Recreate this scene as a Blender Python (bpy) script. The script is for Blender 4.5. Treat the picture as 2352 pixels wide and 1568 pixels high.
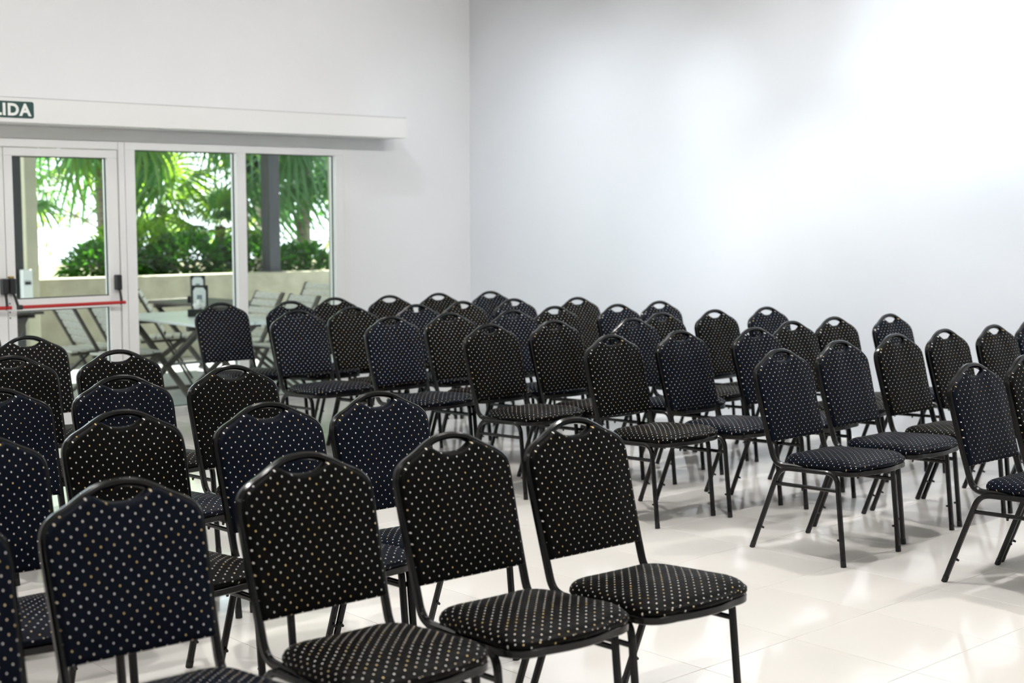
import bpy, bmesh, math, random
from mathutils import Vector, Matrix, Euler, noise as mnoise

for o in list(bpy.data.objects):
    bpy.data.objects.remove(o, do_unlink=True)
scene = bpy.context.scene
C = scene.collection
R = math.radians
rng = random.Random(11)

# ------------------------------------------------------------------ camera
CAM_LOC = Vector((3.0047, -3.6188, 1.5586))
CAM_YAW, CAM_PITCH, CAM_ROLL, CAM_F = -0.83133, -0.09473, -0.00062, 3236.7
fw = Vector((math.sin(CAM_YAW) * math.cos(CAM_PITCH), math.cos(CAM_YAW) * math.cos(CAM_PITCH), math.sin(CAM_PITCH)))
rt = Vector((math.cos(CAM_YAW), -math.sin(CAM_YAW), 0))
up = rt.cross(fw)
r2 = rt * math.cos(CAM_ROLL) + up * math.sin(CAM_ROLL)
u2 = up * math.cos(CAM_ROLL) - rt * math.sin(CAM_ROLL)
cd = bpy.data.cameras.new('camera')
cam = bpy.data.objects.new('camera', cd)
C.objects.link(cam)
cam.matrix_world = Matrix(((r2.x, u2.x, -fw.x, CAM_LOC.x), (r2.y, u2.y, -fw.y, CAM_LOC.y), (r2.z, u2.z, -fw.z, CAM_LOC.z), (0, 0, 0, 1)))
cd.sensor_width = 36
cd.lens = CAM_F / 2352 * 36
cd.clip_start = 0.05
cd.clip_end = 200
cd.dof.use_dof = True
cd.dof.focus_distance = 5.6
cd.dof.aperture_fstop = 2.9
scene.camera = cam

# ------------------------------------------------------------------ world, sun, exposure
world = bpy.data.worlds.new('sky')
scene.world = world
world.use_nodes = True
bg = world.node_tree.nodes['Background']
bg.inputs['Color'].default_value = (0.86, 0.94, 1.0, 1)
bg.inputs['Strength'].default_value = 3.2

sd = bpy.data.lights.new('sun', 'SUN')
sd.energy = 26.0
sd.angle = R(0.6)
sd.color = (1.0, 0.95, 0.84)
sun = bpy.data.objects.new('sun', sd)
C.objects.link(sun)
sun.rotation_euler = Vector((0.42, -0.28, -0.86)).to_track_quat('-Z', 'Y').to_euler()

vs = scene.view_settings
vs.view_transform = 'Standard'
vs.look = 'None'
vs.exposure = 0.18
vs.gamma = 1.0
vs.use_curve_mapping = False

PANEL_W = 4       # each of the added ceiling fill panels
DOWN_W = 175        # each recessed downlight
DOOR_W = 128       # track heads added to brighten the glazed door wall
WASH_W = 113       # track heads washing the bare wall

# ------------------------------------------------------------------ materials
def mat(name, col, rough=0.5, metal=0.0, spec=0.5, coat=0.0):
    m = bpy.data.materials.new(name)
    m.use_nodes = True
    b = m.node_tree.nodes['Principled BSDF']
    b.inputs['Base Color'].default_value = (*col, 1)
    b.inputs['Roughness'].default_value = rough
    b.inputs['Metallic'].default_value = metal
    b.inputs['Specular IOR Level'].default_value = spec
    b.inputs['Coat Weight'].default_value = coat
    return m

def nd(m, typ, **kw):
    n = m.node_tree.nodes.new(typ)
    for k, v in kw.items():
        setattr(n, k, v)
    return n

def lk(m, a, b):
    m.node_tree.links.new(a, b)

def bsdf(m):
    return m.node_tree.nodes['Principled BSDF']

def noisy(m, c1, c2, scale, bump=0.0, dist=0.01, detail=4, coords='Object', stretch=None, rough=None):
    tc = nd(m, 'ShaderNodeTexCoord')
    src = tc.outputs[coords]
    if stretch:
        mp = nd(m, 'ShaderNodeMapping')
        mp.inputs['Scale'].default_value = stretch
        lk(m, src, mp.inputs[0])
        src = mp.outputs[0]
    n = nd(m, 'ShaderNodeTexNoise')
    n.inputs['Scale'].default_value = scale
    n.inputs['Detail'].default_value = detail
    lk(m, src, n.inputs['Vector'])
    r = nd(m, 'ShaderNodeValToRGB')
    r.color_ramp.elements[0].position = 0.3
    r.color_ramp.elements[1].position = 0.7
    r.color_ramp.elements[0].color = (*c1, 1)
    r.color_ramp.elements[1].color = (*c2, 1)
    lk(m, n.outputs['Fac'], r.inputs['Fac'])
    lk(m, r.outputs['Color'], bsdf(m).inputs['Base Color'])
    if bump:
        bp = nd(m, 'ShaderNodeBump')
        bp.inputs['Strength'].default_value = bump
        bp.inputs['Distance'].default_value = dist
        lk(m, n.outputs['Fac'], bp.inputs['Height'])
        lk(m, bp.outputs[0], bsdf(m).inputs['Normal'])
    if rough:
        mr = nd(m, 'ShaderNodeMapRange')
        mr.inputs[3].default_value, mr.inputs[4].default_value = rough
        lk(m, n.outputs['Fac'], mr.inputs[0])
        lk(m, mr.outputs[0], bsdf(m).inputs['Roughness'])
    return m

M = {}
M['wall'] = noisy(mat('painted_wall', (0.8, 0.8, 0.8), 0.55, spec=0.3), (0.80, 0.80, 0.805), (0.82, 0.82, 0.825), 1.3, 0.04, 0.002, 6)
M['wall_satin'] = noisy(mat('satin_painted_wall', (0.8, 0.8, 0.8), 0.36, spec=0.4), (0.79, 0.80, 0.825), (0.815, 0.825, 0.85), 0.9, 0.03, 0.002, 6)
M['ceiling'] = mat('ceiling_paint', (0.68, 0.68, 0.68), 0.7)
M['frame'] = mat('white_aluminium', (0.80, 0.80, 0.79), 0.35)
M['gasket'] = mat('rubber_gasket', (0.03, 0.035, 0.035), 0.5)
M['header'] = mat('header_board_paint', (0.80, 0.80, 0.785), 0.5)
M['tile'] = noisy(mat('polished_porcelain', (0.8, 0.77, 0.72), 0.08, spec=0.55), (0.775, 0.745, 0.70), (0.815, 0.79, 0.75), 1.1, 0, 0, 5, 'Object', None, (0.05, 0.11))
M['grout'] = mat('grout', (0.40, 0.37, 0.33), 0.9)
M['metal'] = noisy(mat('black_lacquered_steel', (0.004, 0.004, 0.0044), 0.2, spec=0.32), (0.0035, 0.0035, 0.0038), (0.005, 0.005, 0.0053), 12, 0, 0, 2, 'Object', None, (0.16, 0.24))
M['rubber'] = mat('black_rubber', (0.008, 0.008, 0.008), 0.6)
M['screw'] = mat('zinc_screw', (0.3, 0.3, 0.3), 0.4, 1.0)
M['red'] = mat('red_push_bar', (0.42, 0.006, 0.004), 0.3)
M['blackp'] = mat('black_plastic', (0.012, 0.012, 0.014), 0.4)
M['brass'] = mat('brass_plate', (0.45, 0.36, 0.12), 0.35, 1.0)
M['shadow_line'] = mat('header_shadow_line', (0.42, 0.42, 0.42), 0.8)
M['green'] = mat('sign_green', (0.0, 0.045, 0.035), 0.35)
M['white'] = mat('sign_white', (0.85, 0.87, 0.83), 0.4)
M['rock'] = noisy(mat('rendered_low_wall', (0.4, 0.36, 0.26), 0.9), (0.31, 0.29, 0.215), (0.41, 0.385, 0.29), 6, 0.35, 0.01, 8)
M['cream'] = noisy(mat('cream_render', (0.6, 0.55, 0.38), 0.8), (0.40, 0.39, 0.29), (0.47, 0.45, 0.34), 5, 0.2, 0.005, 6)
M['patio'] = noisy(mat('patio_stone', (0.35, 0.37, 0.4), 0.35), (0.26, 0.28, 0.31), (0.48, 0.48, 0.47), 2.2, 0.15, 0.006, 8, 'Object', None, (0.2, 0.5))
M['soil'] = noisy(mat('garden_soil', (0.1, 0.08, 0.05), 0.95), (0.07, 0.06, 0.035), (0.16, 0.15, 0.07), 4, 0.3, 0.02, 8)
M['dark_post'] = noisy(mat('dark_stained_timber', (0.03, 0.03, 0.03), 0.6), (0.010, 0.011, 0.012), (0.028, 0.028, 0.03), 5, 0.2, 0.004, 5, 'Object', (6, 6, 0.5))
M['teak'] = noisy(mat('weathered_teak', (0.3, 0.28, 0.24), 0.65), (0.42, 0.41, 0.37), (0.60, 0.58, 0.53), 5, 0.2, 0.002, 5, 'Object', (1, 8, 8))
M['teak_dark'] = noisy(mat('dark_teak', (0.09, 0.07, 0.05), 0.6), (0.035, 0.028, 0.023), (0.09, 0.075, 0.06), 6, 0.2, 0.002, 5)
M['table_top'] = noisy(mat('bleached_table_top', (0.6, 0.62, 0.64), 0.3), (0.60, 0.62, 0.64), (0.72, 0.74, 0.76), 4, 0.1, 0.001, 4, 'Object', (1, 8, 8))
M['trunk'] = noisy(mat('palm_trunk_bark', (0.16, 0.14, 0.11), 0.9), (0.10, 0.09, 0.07), (0.26, 0.23, 0.18), 9, 0.6, 0.02, 6, 'Object', (1, 1, 3))
M['card'] = mat('white_card', (0.75, 0.78, 0.8), 0.4)
M['tissue'] = mat('paper_tissue', (0.85, 0.85, 0.85), 0.8)
M['ink'] = mat('grey_print', (0.25, 0.28, 0.32), 0.6)

def glass_mat():
    m = bpy.data.materials.new('window_glass')
    m.use_nodes = True
    nt = m.node_tree
    nt.nodes.clear()
    out = nt.nodes.new('ShaderNodeOutputMaterial')
    mx = nt.nodes.new('ShaderNodeMixShader')
    tr = nt.nodes.new('ShaderNodeBsdfTransparent')
    tr.inputs['Color'].default_value = (0.93, 0.97, 0.96, 1)
    gl = nt.nodes.new('ShaderNodeBsdfGlossy')
    gl.inputs['Roughness'].default_value = 0.02
    mx.inputs[0].default_value = 0.016
    nt.links.new(tr.outputs[0], mx.inputs[1])
    nt.links.new(gl.outputs[0], mx.inputs[2])
    nt.links.new(mx.outputs[0], out.inputs['Surface'])
    return m
M['glass'] = glass_mat()

def leaf_mat(name, c1, c2, trans, gloss=0.35):
    m = bpy.data.materials.new(name)
    m.use_nodes = True
    nt = m.node_tree
    nt.nodes.clear()
    out = nt.nodes.new('ShaderNodeOutputMaterial')
    tc = nt.nodes.new('ShaderNodeTexCoord')
    n = nt.nodes.new('ShaderNodeTexNoise')
    n.inputs['Scale'].default_value = 5
    r = nt.nodes.new('ShaderNodeValToRGB')
    r.color_ramp.elements[0].position = 0.35
    r.color_ramp.elements[1].position = 0.65
    r.color_ramp.elements[0].color = (*c1, 1)
    r.color_ramp.elements[1].color = (*c2, 1)
    nt.links.new(tc.outputs['Object'], n.inputs['Vector'])
    nt.links.new(n.outputs['Fac'], r.inputs['Fac'])
    pb = nt.nodes.new('ShaderNodeBsdfPrincipled')
    pb.inputs['Roughness'].default_value = gloss
    nt.links.new(r.outputs[0], pb.inputs['Base Color'])
    tl = nt.nodes.new('ShaderNodeBsdfTranslucent')
    tl.inputs['Color'].default_value = (*trans, 1)
    mx = nt.nodes.new('ShaderNodeMixShader')
    mx.inputs[0].default_value = 0.5
    nt.links.new(pb.outputs[0], mx.inputs[1])
    nt.links.new(tl.outputs[0], mx.inputs[2])
    nt.links.new(mx.outputs[0], out.inputs['Surface'])
    return m
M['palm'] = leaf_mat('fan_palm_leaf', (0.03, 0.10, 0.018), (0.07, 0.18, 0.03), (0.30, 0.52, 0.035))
M['palm_cool'] = leaf_mat('shaded_palm_leaf', (0.02, 0.075, 0.03), (0.05, 0.13, 0.06), (0.12, 0.32, 0.07))  # copy of the palm leaf with shade put into its cooler, darker colour
M['shrub'] = leaf_mat('glossy_shrub_leaf', (0.008, 0.04, 0.008), (0.02, 0.085, 0.012), (0.07, 0.24, 0.012), 0.22)
M['lime'] = leaf_mat('lime_shrub_leaf', (0.09, 0.22, 0.015), (0.16, 0.32, 0.02), (0.35, 0.6, 0.03), 0.35)
M['far_leaf'] = leaf_mat('far_tree_leaf', (0.05, 0.13, 0.04), (0.14, 0.22, 0.06), (0.42, 0.55, 0.12), 0.5)

def fabric(name, base, quilt):
    m = mat(name, base, 0.5, spec=0.07)
    b = bsdf(m)
    b.inputs['Sheen Weight'].default_value = 0.015
    b.inputs['Sheen Roughness'].default_value = 0.4
    uv = nd(m, 'ShaderNodeUVMap')
    A, B = 0.0335, 0.0315
    def vm(op, a, bv=None):
        n = nd(m, 'ShaderNodeVectorMath', operation=op)
        if isinstance(a, tuple): n.inputs[0].default_value = a
        else: lk(m, a, n.inputs[0])
        if bv is not None:
            if isinstance(bv, tuple): n.inputs[1].default_value = bv
            else: lk(m, bv, n.inputs[1])
        return n
    def mt(op, a, bv=None):
        n = nd(m, 'ShaderNodeMath', operation=op)
        for i, v in enumerate((a, bv)):
            if v is None: continue
            if isinstance(v, (int, float)): n.inputs[i].default_value = v
            else: lk(m, v, n.inputs[i])
        return n.outputs[0]
    p = vm('DIVIDE', uv.outputs[0], (A, B, 1)).outputs[0]
    ds = []
    for off in (0.0, 0.5):
        q = vm('ADD', p, (off, off, 0)).outputs[0]
        f = vm('FRACTION', q).outputs[0]
        f = vm('SUBTRACT', f, (0.5, 0.5, 0)).outputs[0]
        f = vm('MULTIPLY', f, (A, B * 0.8, 0)).outputs[0]
        ds.append(vm('LENGTH', f).outputs['Value'])
    d = mt('MINIMUM', ds[0], ds[1])
    mr = nd(m, 'ShaderNodeMapRange')
    mr.inputs[1].default_value, mr.inputs[2].default_value = 0.0014, 0.0023
    mr.inputs[3].default_value, mr.inputs[4].default_value = 1, 0
    lk(m, d, mr.inputs[0])
    # thread colour: white and gold by patches
    oi = nd(m, 'ShaderNodeObjectInfo')
    nz = nd(m, 'ShaderNodeTexNoise')
    nz.inputs['Scale'].default_value = 26
    nz.inputs['Detail'].default_value = 1
    ad = vm('ADD', uv.outputs[0], (0, 0, 0))
    cmb = nd(m, 'ShaderNodeCombineXYZ')
    mul = mt('MULTIPLY', oi.outputs['Random'], 9.0)
    lk(m, mul, cmb.inputs[2])
    lk(m, cmb.outputs[0], ad.inputs[1])
    lk(m, ad.outputs[0], nz.inputs['Vector'])
    rp = nd(m, 'ShaderNodeValToRGB')
    rp.color_ramp.elements[0].position = 0.48
    rp.color_ramp.elements[0].color = (0.95, 0.93, 0.89, 1)
    rp.color_ramp.elements[1].position = 0.66
    rp.color_ramp.elements[1].color = (0.85, 0.62, 0.25, 1)
    lk(m, nz.outputs['Fac'], rp.inputs['Fac'])
    mx = nd(m, 'ShaderNodeMix', data_type='RGBA')
    mx.inputs[6].default_value = (*base, 1)
    lk(m, mr.outputs[0], mx.inputs[0])
    lk(m, rp.outputs[0], mx.inputs[7])
    lk(m, mx.outputs[2], b.inputs['Base Color'])
    # quilted diamonds between the dots and the raised thread
    px = nd(m, 'ShaderNodeSeparateXYZ')
    lk(m, p, px.inputs[0])
    s = mt('ADD', px.outputs[0], px.outputs[1])
    t = mt('SUBTRACT', px.outputs[0], px.outputs[1])
    fs = mt('ABSOLUTE', mt('SUBTRACT', mt('FRACT', s), 0.5))
    ft = mt('ABSOLUTE', mt('SUBTRACT', mt('FRACT', t), 0.5))
    mn = mt('MINIMUM', mt('SUBTRACT', 0.5, fs), mt('SUBTRACT', 0.5, ft))
    sm = mt('MINIMUM', mt('MULTIPLY', mn, 4.0), 1.0)
    hh = mt('ADD', mt('MULTIPLY', sm, 0.35), mr.outputs[0])
    bp = nd(m, 'ShaderNodeBump')
    bp.inputs['Strength'].default_value = quilt
    bp.inputs['Distance'].default_value = 0.0016
    lk(m, hh, bp.inputs['Height'])
    lk(m, bp.outputs[0], b.inputs['Normal'])
    return m
M['fab_black'] = fabric('black_dotted_upholstery', (0.0024, 0.0023, 0.0022), 0.35)
M['fab_navy'] = fabric('navy_dotted_upholstery', (0.0028, 0.0046, 0.0105), 0.5)

# ------------------------------------------------------------------ mesh helpers
class MB:
    def __init__(s):
        s.v, s.f = [], []
    def add(s, vs_, fs_):
        o = len(s.v)
        s.v += [tuple(v) for v in vs_]
        s.f += [tuple(i + o for i in f) for f in fs_]
        return s
    def box(s, x0, x1, y0, y1, z0, z1):
        vs_ = [(x, y, z) for z in (z0, z1) for y in (y0, y1) for x in (x0, x1)]
        return s.add(vs_, [(0, 2, 3, 1), (4, 5, 7, 6), (0, 1, 5, 4), (2, 6, 7, 3), (0, 4, 6, 2), (1, 3, 7, 5)])
    def bar(s, a, b, w, t, ref=(0, 0, 1)):
        a, b = Vector(a), Vector(b)
        d = (b - a).normalized()
        sx = d.cross(Vector(ref))
        if sx.length < 1e-4: sx = d.cross(Vector((1, 0, 0)))
        sx.normalize()
        sy = sx.cross(d)
        vs_ = [p + sx * (i * w / 2) + sy * (j * t / 2) for p in (a, b) for i, j in ((-1, -1), (1, -1), (1, 1), (-1, 1))]
        return s.add(vs_, [(3, 2, 1, 0), (4, 5, 6, 7), (0, 1, 5, 4), (1, 2, 6, 5), (2, 3, 7, 6), (3, 0, 4, 7)])
    def sweep(s, path, prof, cap=True, ref=None):
        path = [Vector(p) for p in path]
        n, k = len(path), len(prof)
        tans = []
        for i in range(n):
            t = path[min(i + 1, n - 1)] - path[max(i - 1, 0)]
            tans.append(t.normalized())
        u = Vector(ref) if ref else Vector((0, 1, 0))
        u = (u - tans[0] * u.dot(tans[0])).normalized()
        vs_ = []
        for i in range(n):
            if i:
                q = tans[i - 1].rotation_difference(tans[i])
                u = q @ u
            u = (u - tans[i] * u.dot(tans[i])).normalized()
            w = tans[i].cross(u)
            for a, b in prof:
                vs_.append(path[i] + u * a + w * b)
        fs_ = []
        for i in range(n - 1):
            for j in range(k):
                j2 = (j + 1) % k
                fs_.append((i * k + j, i * k + j2, (i + 1) * k + j2, (i + 1) * k + j))
        if cap:
            fs_.append(tuple(reversed(range(k))))
            fs_.append(tuple((n - 1) * k + j for j in range(k)))
        return s.add(vs_, fs_)
    def cyl(s, a, b, r0, r1=None, k=12):
        r1 = r0 if r1 is None else r1
        a, b = Vector(a), Vector(b)
        d = (b - a).normalized()
        x = d.orthogonal().normalized()
        y = d.cross(x)
        vs_ = [p + (x * math.cos(2 * math.pi * j / k) + y * math.sin(2 * math.pi * j / k)) * r for p, r in ((a, r0), (b, r1)) for j in range(k)]
        fs_ = [(j, (j + 1) % k, k + (j + 1) % k, k + j) for j in range(k)] + [tuple(reversed(range(k))), tuple(range(k, 2 * k))]
        return s.add(vs_, fs_)
    def mesh(s, name, m, bevel=0.0, smooth=False, seg=2):
        me = bpy.data.meshes.new(name)
        me.from_pydata(s.v, [], s.f)
        bm = bmesh.new()
        bm.from_mesh(me)
        bmesh.ops.recalc_face_normals(bm, faces=bm.faces)
        if bevel:
            es = [e for e in bm.edges if len(e.link_faces) == 2 and e.calc_face_angle(0) > 0.6]
            bmesh.ops.bevel(bm, geom=es, offset=bevel, segments=seg, affect='EDGES', profile=0.5, clamp_overlap=True)
        bm.to_mesh(me)
        bm.free()
        me.materials.append(m)
        if smooth:
            me.shade_smooth()
            try: me.set_sharp_from_angle(angle=R(42))
            except Exception: pass
        return me
    def obj(s, name, m, parent=None, **kw):
        return link(name, s.mesh(name, m, **kw), parent)

def link(name, data, parent=None, loc=None, rot=None):
    o = bpy.data.objects.new(name, data)
    C.objects.link(o)
    if parent: o.parent = parent
    if loc: o.location = loc
    if rot: o.rotation_euler = rot
    return o

def empty(name, loc=(0, 0, 0), rz=0.0):
    o = link(name, None, None, loc)
    o.rotation_euler = (0, 0, rz)
    o.empty_display_size = 0.1
    return o

def tag(o, label=None, cat=None, group=None, kind=None):
    if label: o['label'] = label
    if cat: o['category'] = cat
    if group: o['group'] = group
    if kind: o['kind'] = kind
    return o

def copy_tree(o, parent=None):
    c = o.copy()
    C.objects.link(c)
    if parent: c.parent = parent
    for ch in list(o.children):
        copy_tree(ch, c)
    return c

def fillet(pts, rad, n=6):
    pts = [Vector(p) for p in pts]
    out = [pts[0]]
    for i in range(1, len(pts) - 1):
        a, p, b = pts[i - 1], pts[i], pts[i + 1]
        r = rad[i - 1] if isinstance(rad, (list, tuple)) else rad
        da, db = (a - p), (b - p)
        r = min(r, da.length * 0.48, db.length * 0.48)
        s, e = p + da.normalized() * r, p + db.normalized() * r
        for k in range(n + 1):
            t = k / n
            out.append(s * (1 - t) ** 2 + p * 2 * t * (1 - t) + e * t ** 2)
    out.append(pts[-1])
    return out

def catmull(pts, n=5):
    pts = [Vector(p) for p in pts]
    P = [pts[0] * 2 - pts[1]] + pts + [pts[-1] * 2 - pts[-2]]
    out = []
    for i in range(1, len(P) - 2):
        for k in range(n):
            t = k / n
            out.append(0.5 * ((2 * P[i]) + (P[i + 1] - P[i - 1]) * t + (2 * P[i - 1] - 5 * P[i] + 4 * P[i + 1] - P[i + 2]) * t * t + (3 * P[i] - P[i - 1] - 3 * P[i + 1] + P[i + 2]) * t ** 3))
    out.append(pts[-1])
    return out

def octo(w, h, c):
    a, b = w / 2, h / 2
    return [(a, -b + c), (a, b - c), (a - c, b), (-a + c, b), (-a, b - c), (-a, -b + c), (-a + c, -b), (a - c, -b)]

# ------------------------------------------------------------------ the room shell
X0, X1, Y0, Y1, ZC = -6.5, 6.5, -8.0, 4.55, 3.9
OPY0, OPY1, OPZ = -1.52, 3.25, 2.12

fl = MB().box(X0, X1, Y0, Y1, -0.12, -0.003).obj('floor', M['grout'])
tag(fl, 'polished cream porcelain tile floor', None, None, 'structure')
TP = 0.5
def proj(p):
    d = Vector(p) - CAM_LOC
    z = d.dot(fw)
    if z < 0.2: return None
    return 1176 + CAM_F * d.dot(r2) / z, 784 - CAM_F * d.dot(u2) / z, z
tile_me = MB().box(-0.2488, 0.2488, -0.2488, 0.2488, -0.008, 0).mesh('tile', M['tile'], bevel=0.0008, seg=1)
cells = []
ix0, ix1 = int(X0 / TP), int(X1 / TP)
iy0, iy1 = int(Y0 / TP), 9
for i in range(ix0, ix1):
    for j in range(iy0, iy1):
        c = ((i + 0.5) * TP, (j + 0.5) * TP, 0)
        q = proj(c)
        vis = q is not None and -200 < q[0] < 2552 and 0 < q[1] < 1850
        cells.append((0 if vis else 1, q[2] if q else 99, c))
cells.sort(key=lambda t: (t[0], t[1]))
rest = MB()
nt_ = 0
for v, d, c in cells:
    if v == 0 and nt_ < 300:
        o = link('tile', tile_me, fl, c)
        nt_ += 1
    else:
        rest.box(c[0] - 0.2488, c[0] + 0.2488, c[1] - 0.2488, c[1] + 0.2488, -0.008, 0)
for i in range(ix0, ix1):      # cut tiles along the bare wall
    rest.box(i * TP + 0.0012, (i + 1) * TP - 0.0012, 4.5012, Y1, -0.008, 0)
tag(rest.obj('tile', M['tile'], fl), None, None, None, 'stuff')

WT = 0.22
w = MB()
w.box(X0 - WT, X0, Y0, OPY0, 0, ZC).box(X0 - WT, X0, OPY1, Y1 + WT, 0, ZC).box(X0 - WT, X0, OPY0, OPY1, OPZ, ZC)
tag(w.obj('wall_left', M['wall']), 'white painted wall around the glazed garden door', None, None, 'structure')
tag(MB().box(X0, X1 + WT, Y1, Y1 + WT, 0, ZC).obj('wall_right', M['wall_satin']), 'bare white wall beside the seating block', None, None, 'structure')
tag(MB().box(X1, X1 + WT, Y0 - WT, Y1, 0, ZC).obj('wall_front', M['wall']), 'white wall the chairs face', None, None, 'structure')
tag(MB().box(X0 - WT, X1, Y0 - WT, Y0, 0, ZC).obj('wall_back', M['wall']), 'white wall behind the photographer', None, None, 'structure')
tag(MB().box(X0 - WT, X1 + WT, Y0 - WT, Y1 + WT, ZC, ZC + 0.15).obj('ceiling', M['ceiling']), 'flat white ceiling', None, None, 'structure')

# unseen ceiling panels added for soft fill, and recessed downlights (crisp shadows)
glow = bpy.data.materials.new('lamp_diffuser')
glow.use_nodes = True
ge = bsdf(glow)
ge.inputs['Base Color'].default_value = (0.9, 0.9, 0.9, 1)
ge.inputs['Emission Color'].default_value = (1, 0.96, 0.9, 1)
ge.inputs['Emission Strength'].default_value = 4.0
for x in (-4.6, -1.6, 1.6, 4.6):
    for y in (-6.0, -3.0, 0.0, 2.8):
        t = empty('fill_panel_light', (x, y, ZC))
        tag(t, 'unseen square panel light added above the chairs for soft fill', 'ceiling light', 'added fill panel lights')
        m_ = MB()
        for s in (-1, 1):
            m_.box(-0.32, 0.32, s * 0.31 - 0.012, s * 0.31 + 0.012, -0.03, 0)
            m_.box(s * 0.31 - 0.012, s * 0.31 + 0.012, -0.298, 0.298, -0.03, 0)
        m_.obj('rim', M['frame'], t)
        MB().box(-0.298, 0.298, -0.298, 0.298, -0.02, -0.008).obj('diffuser', glow, t)
        ld = bpy.data.lights.new('fill_lamp', 'AREA')
        ld.shape = 'SQUARE'
        ld.size = 0.58
        ld.energy = PANEL_W
        ld.color = (1, 0.985, 0.965)
        lo = link('fill_lamp', ld, t, (0, 0, -0.035))
for x, y in ((-2.7, 0.6), (-2.7, 3.2), (-0.2, 0.6), (-0.2, 3.2), (2.3, 0.6), (2.3, 3.2), (2.3, -2.0), (-0.2, -2.0), (-2.7, -2.0), (4.8, -2.0), (4.8, 0.6)):
    t = empty('recessed_downlight', (x, y, ZC))
    tag(t, 'small round recessed downlight in the ceiling', 'ceiling light', 'recessed round downlights')
    m_ = MB()
    k = 20
    ring = []
    for r_, z_ in ((0.075, 0.0), (0.075, -0.012), (0.058, -0.016), (0.055, 0.0)):
        ring.append([(r_ * math.cos(2 * math.pi * a / k), r_ * math.sin(2 * math.pi * a / k), z_) for a in range(k)])
    vs_ = sum(ring, [])
    fs_ = [(b * k + a, b * k + (a + 1) % k, (b + 1) * k + (a + 1) % k, (b + 1) * k + a) for b in range(3) for a in range(k)]
    m_.add(vs_, fs_).obj('bezel', M['frame'], t, smooth=True)
    MB().cyl((0, 0, -0.004), (0, 0, -0.001), 0.055, k=20).obj('lens', glow, t)
    ld = bpy.data.lights.new('downlight_lamp', 'SPOT')
    ld.energy = DOWN_W
    ld.spot_size = R(84)
    ld.spot_blend = 0.6
    ld.shadow_soft_size = 0.03
    ld.color = (1, 0.975, 0.94)
    link('downlight_lamp', ld, t, (0, 0, -0.03))
# unseen tracks: bare wall spots plus added wash heads, added door wall heads
def track_head(pos, target, watts, ang, col, label, grp):
    h = empty('track_spotlight', pos)
    tag(h, label, 'spotlight', grp)
    c0 = Vector((0, 0, -0.13))
    d = (Vector(target) - Vector(pos) - c0).normalized()
    MB().cyl((0, 0, 0), (0, 0, -0.1), 0.012).obj('stem', M['frame'], h, smooth=True)
    MB().cyl(c0 - d * 0.07, c0 + d * 0.07, 0.04, 0.045, 20).obj('head', M['frame'], h, smooth=True)
    MB().cyl(c0 + d * 0.0705, c0 + d * 0.0725, 0.038, k=20).obj('lens', glow, h)
    ld = bpy.data.lights.new('spot_lamp', 'SPOT')
    ld.energy = watts
    ld.spot_size = R(ang)
    ld.spot_blend = 1.0
    ld.shadow_soft_size = 0.03
    ld.color = col
    lo = link('spot_lamp', ld, h, c0 + d * 0.085)
    lo.rotation_euler = d.to_track_quat('-Z', 'Y').to_euler()
tk = empty('lighting_track', (-0.9, 2.2, ZC))
tag(tk, 'white ceiling track parallel to the bare wall', 'track')
MB().box(-4.4, 4.2, -0.018, 0.018, -0.03, 0).obj('track_rail', M['frame'], tk, bevel=0.003)
for x, tx, tz, e, ang in (
        (-5.2, -5.75, 1.7, 0.55, 66), (-4.4, -4.6, 1.0, 1.3, 82), (-2.8, -3.0, 0.8, 1.15, 84), (-1.0, -1.4, 0.6, 1.25, 84), (1.0, 1.0, 1.5, 0.85, 95), (3.0, 3.0, 1.5, 0.85, 95),  # wide heads added to lift the brightness of the wall
        (-3.7, -3.88, 1.30, 0.50, 28), (-3.9, -3.74, 2.42, 0.26, 22), (-1.8, -1.75, 2.80, 1.6, 48), (-0.9, -1.2, 2.75, 1.5, 46), (-2.4, -2.5, 2.08, 0.30, 26), (-1.6, -1.55, 1.98, 0.50, 32)):
    track_head((x, 2.2, ZC - 0.03), (tx, Y1, tz), WASH_W * e, ang, (0.82, 0.915, 1.0), 'unseen cylindrical track spotlight brightening the bare wall', 'track spotlights along the bare wall')
tk = empty('lighting_track', (-1.2, 0.0, ZC))
tag(tk, 'unseen ceiling track added for the door wall spotlights', 'track')
MB().box(-0.018, 0.018, -4.0, 4.2, -0.03, 0).obj('track_rail', M['frame'], tk, bevel=0.003)
for y, ty in ((-3.2, -3.0), (-1.4, -1.2), (0.3, 0.5), (1.9, 2.0), (3.6, 3.7)):
    track_head((-1.2, y, ZC - 0.03), (X0, ty, 1.4), DOOR_W * (1.25 if y > 3 else 1.0), 82, (1, 0.985, 0.965), 'unseen track spotlight added to brighten the glazed door wall', 'added spotlights brightening the door wall')

# ------------------------------------------------------------------ header box, exit sign
hb = empty('trim_1', (X0, 0, 0))
tag(hb, 'white boxed header above the glazed door', None, None, 'structure')
HX = 0.30
MB().box(0, HX, -2.2, 3.61, 2.124, 2.29).obj('header_board', M['header'], hb, bevel=0.004)

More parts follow.
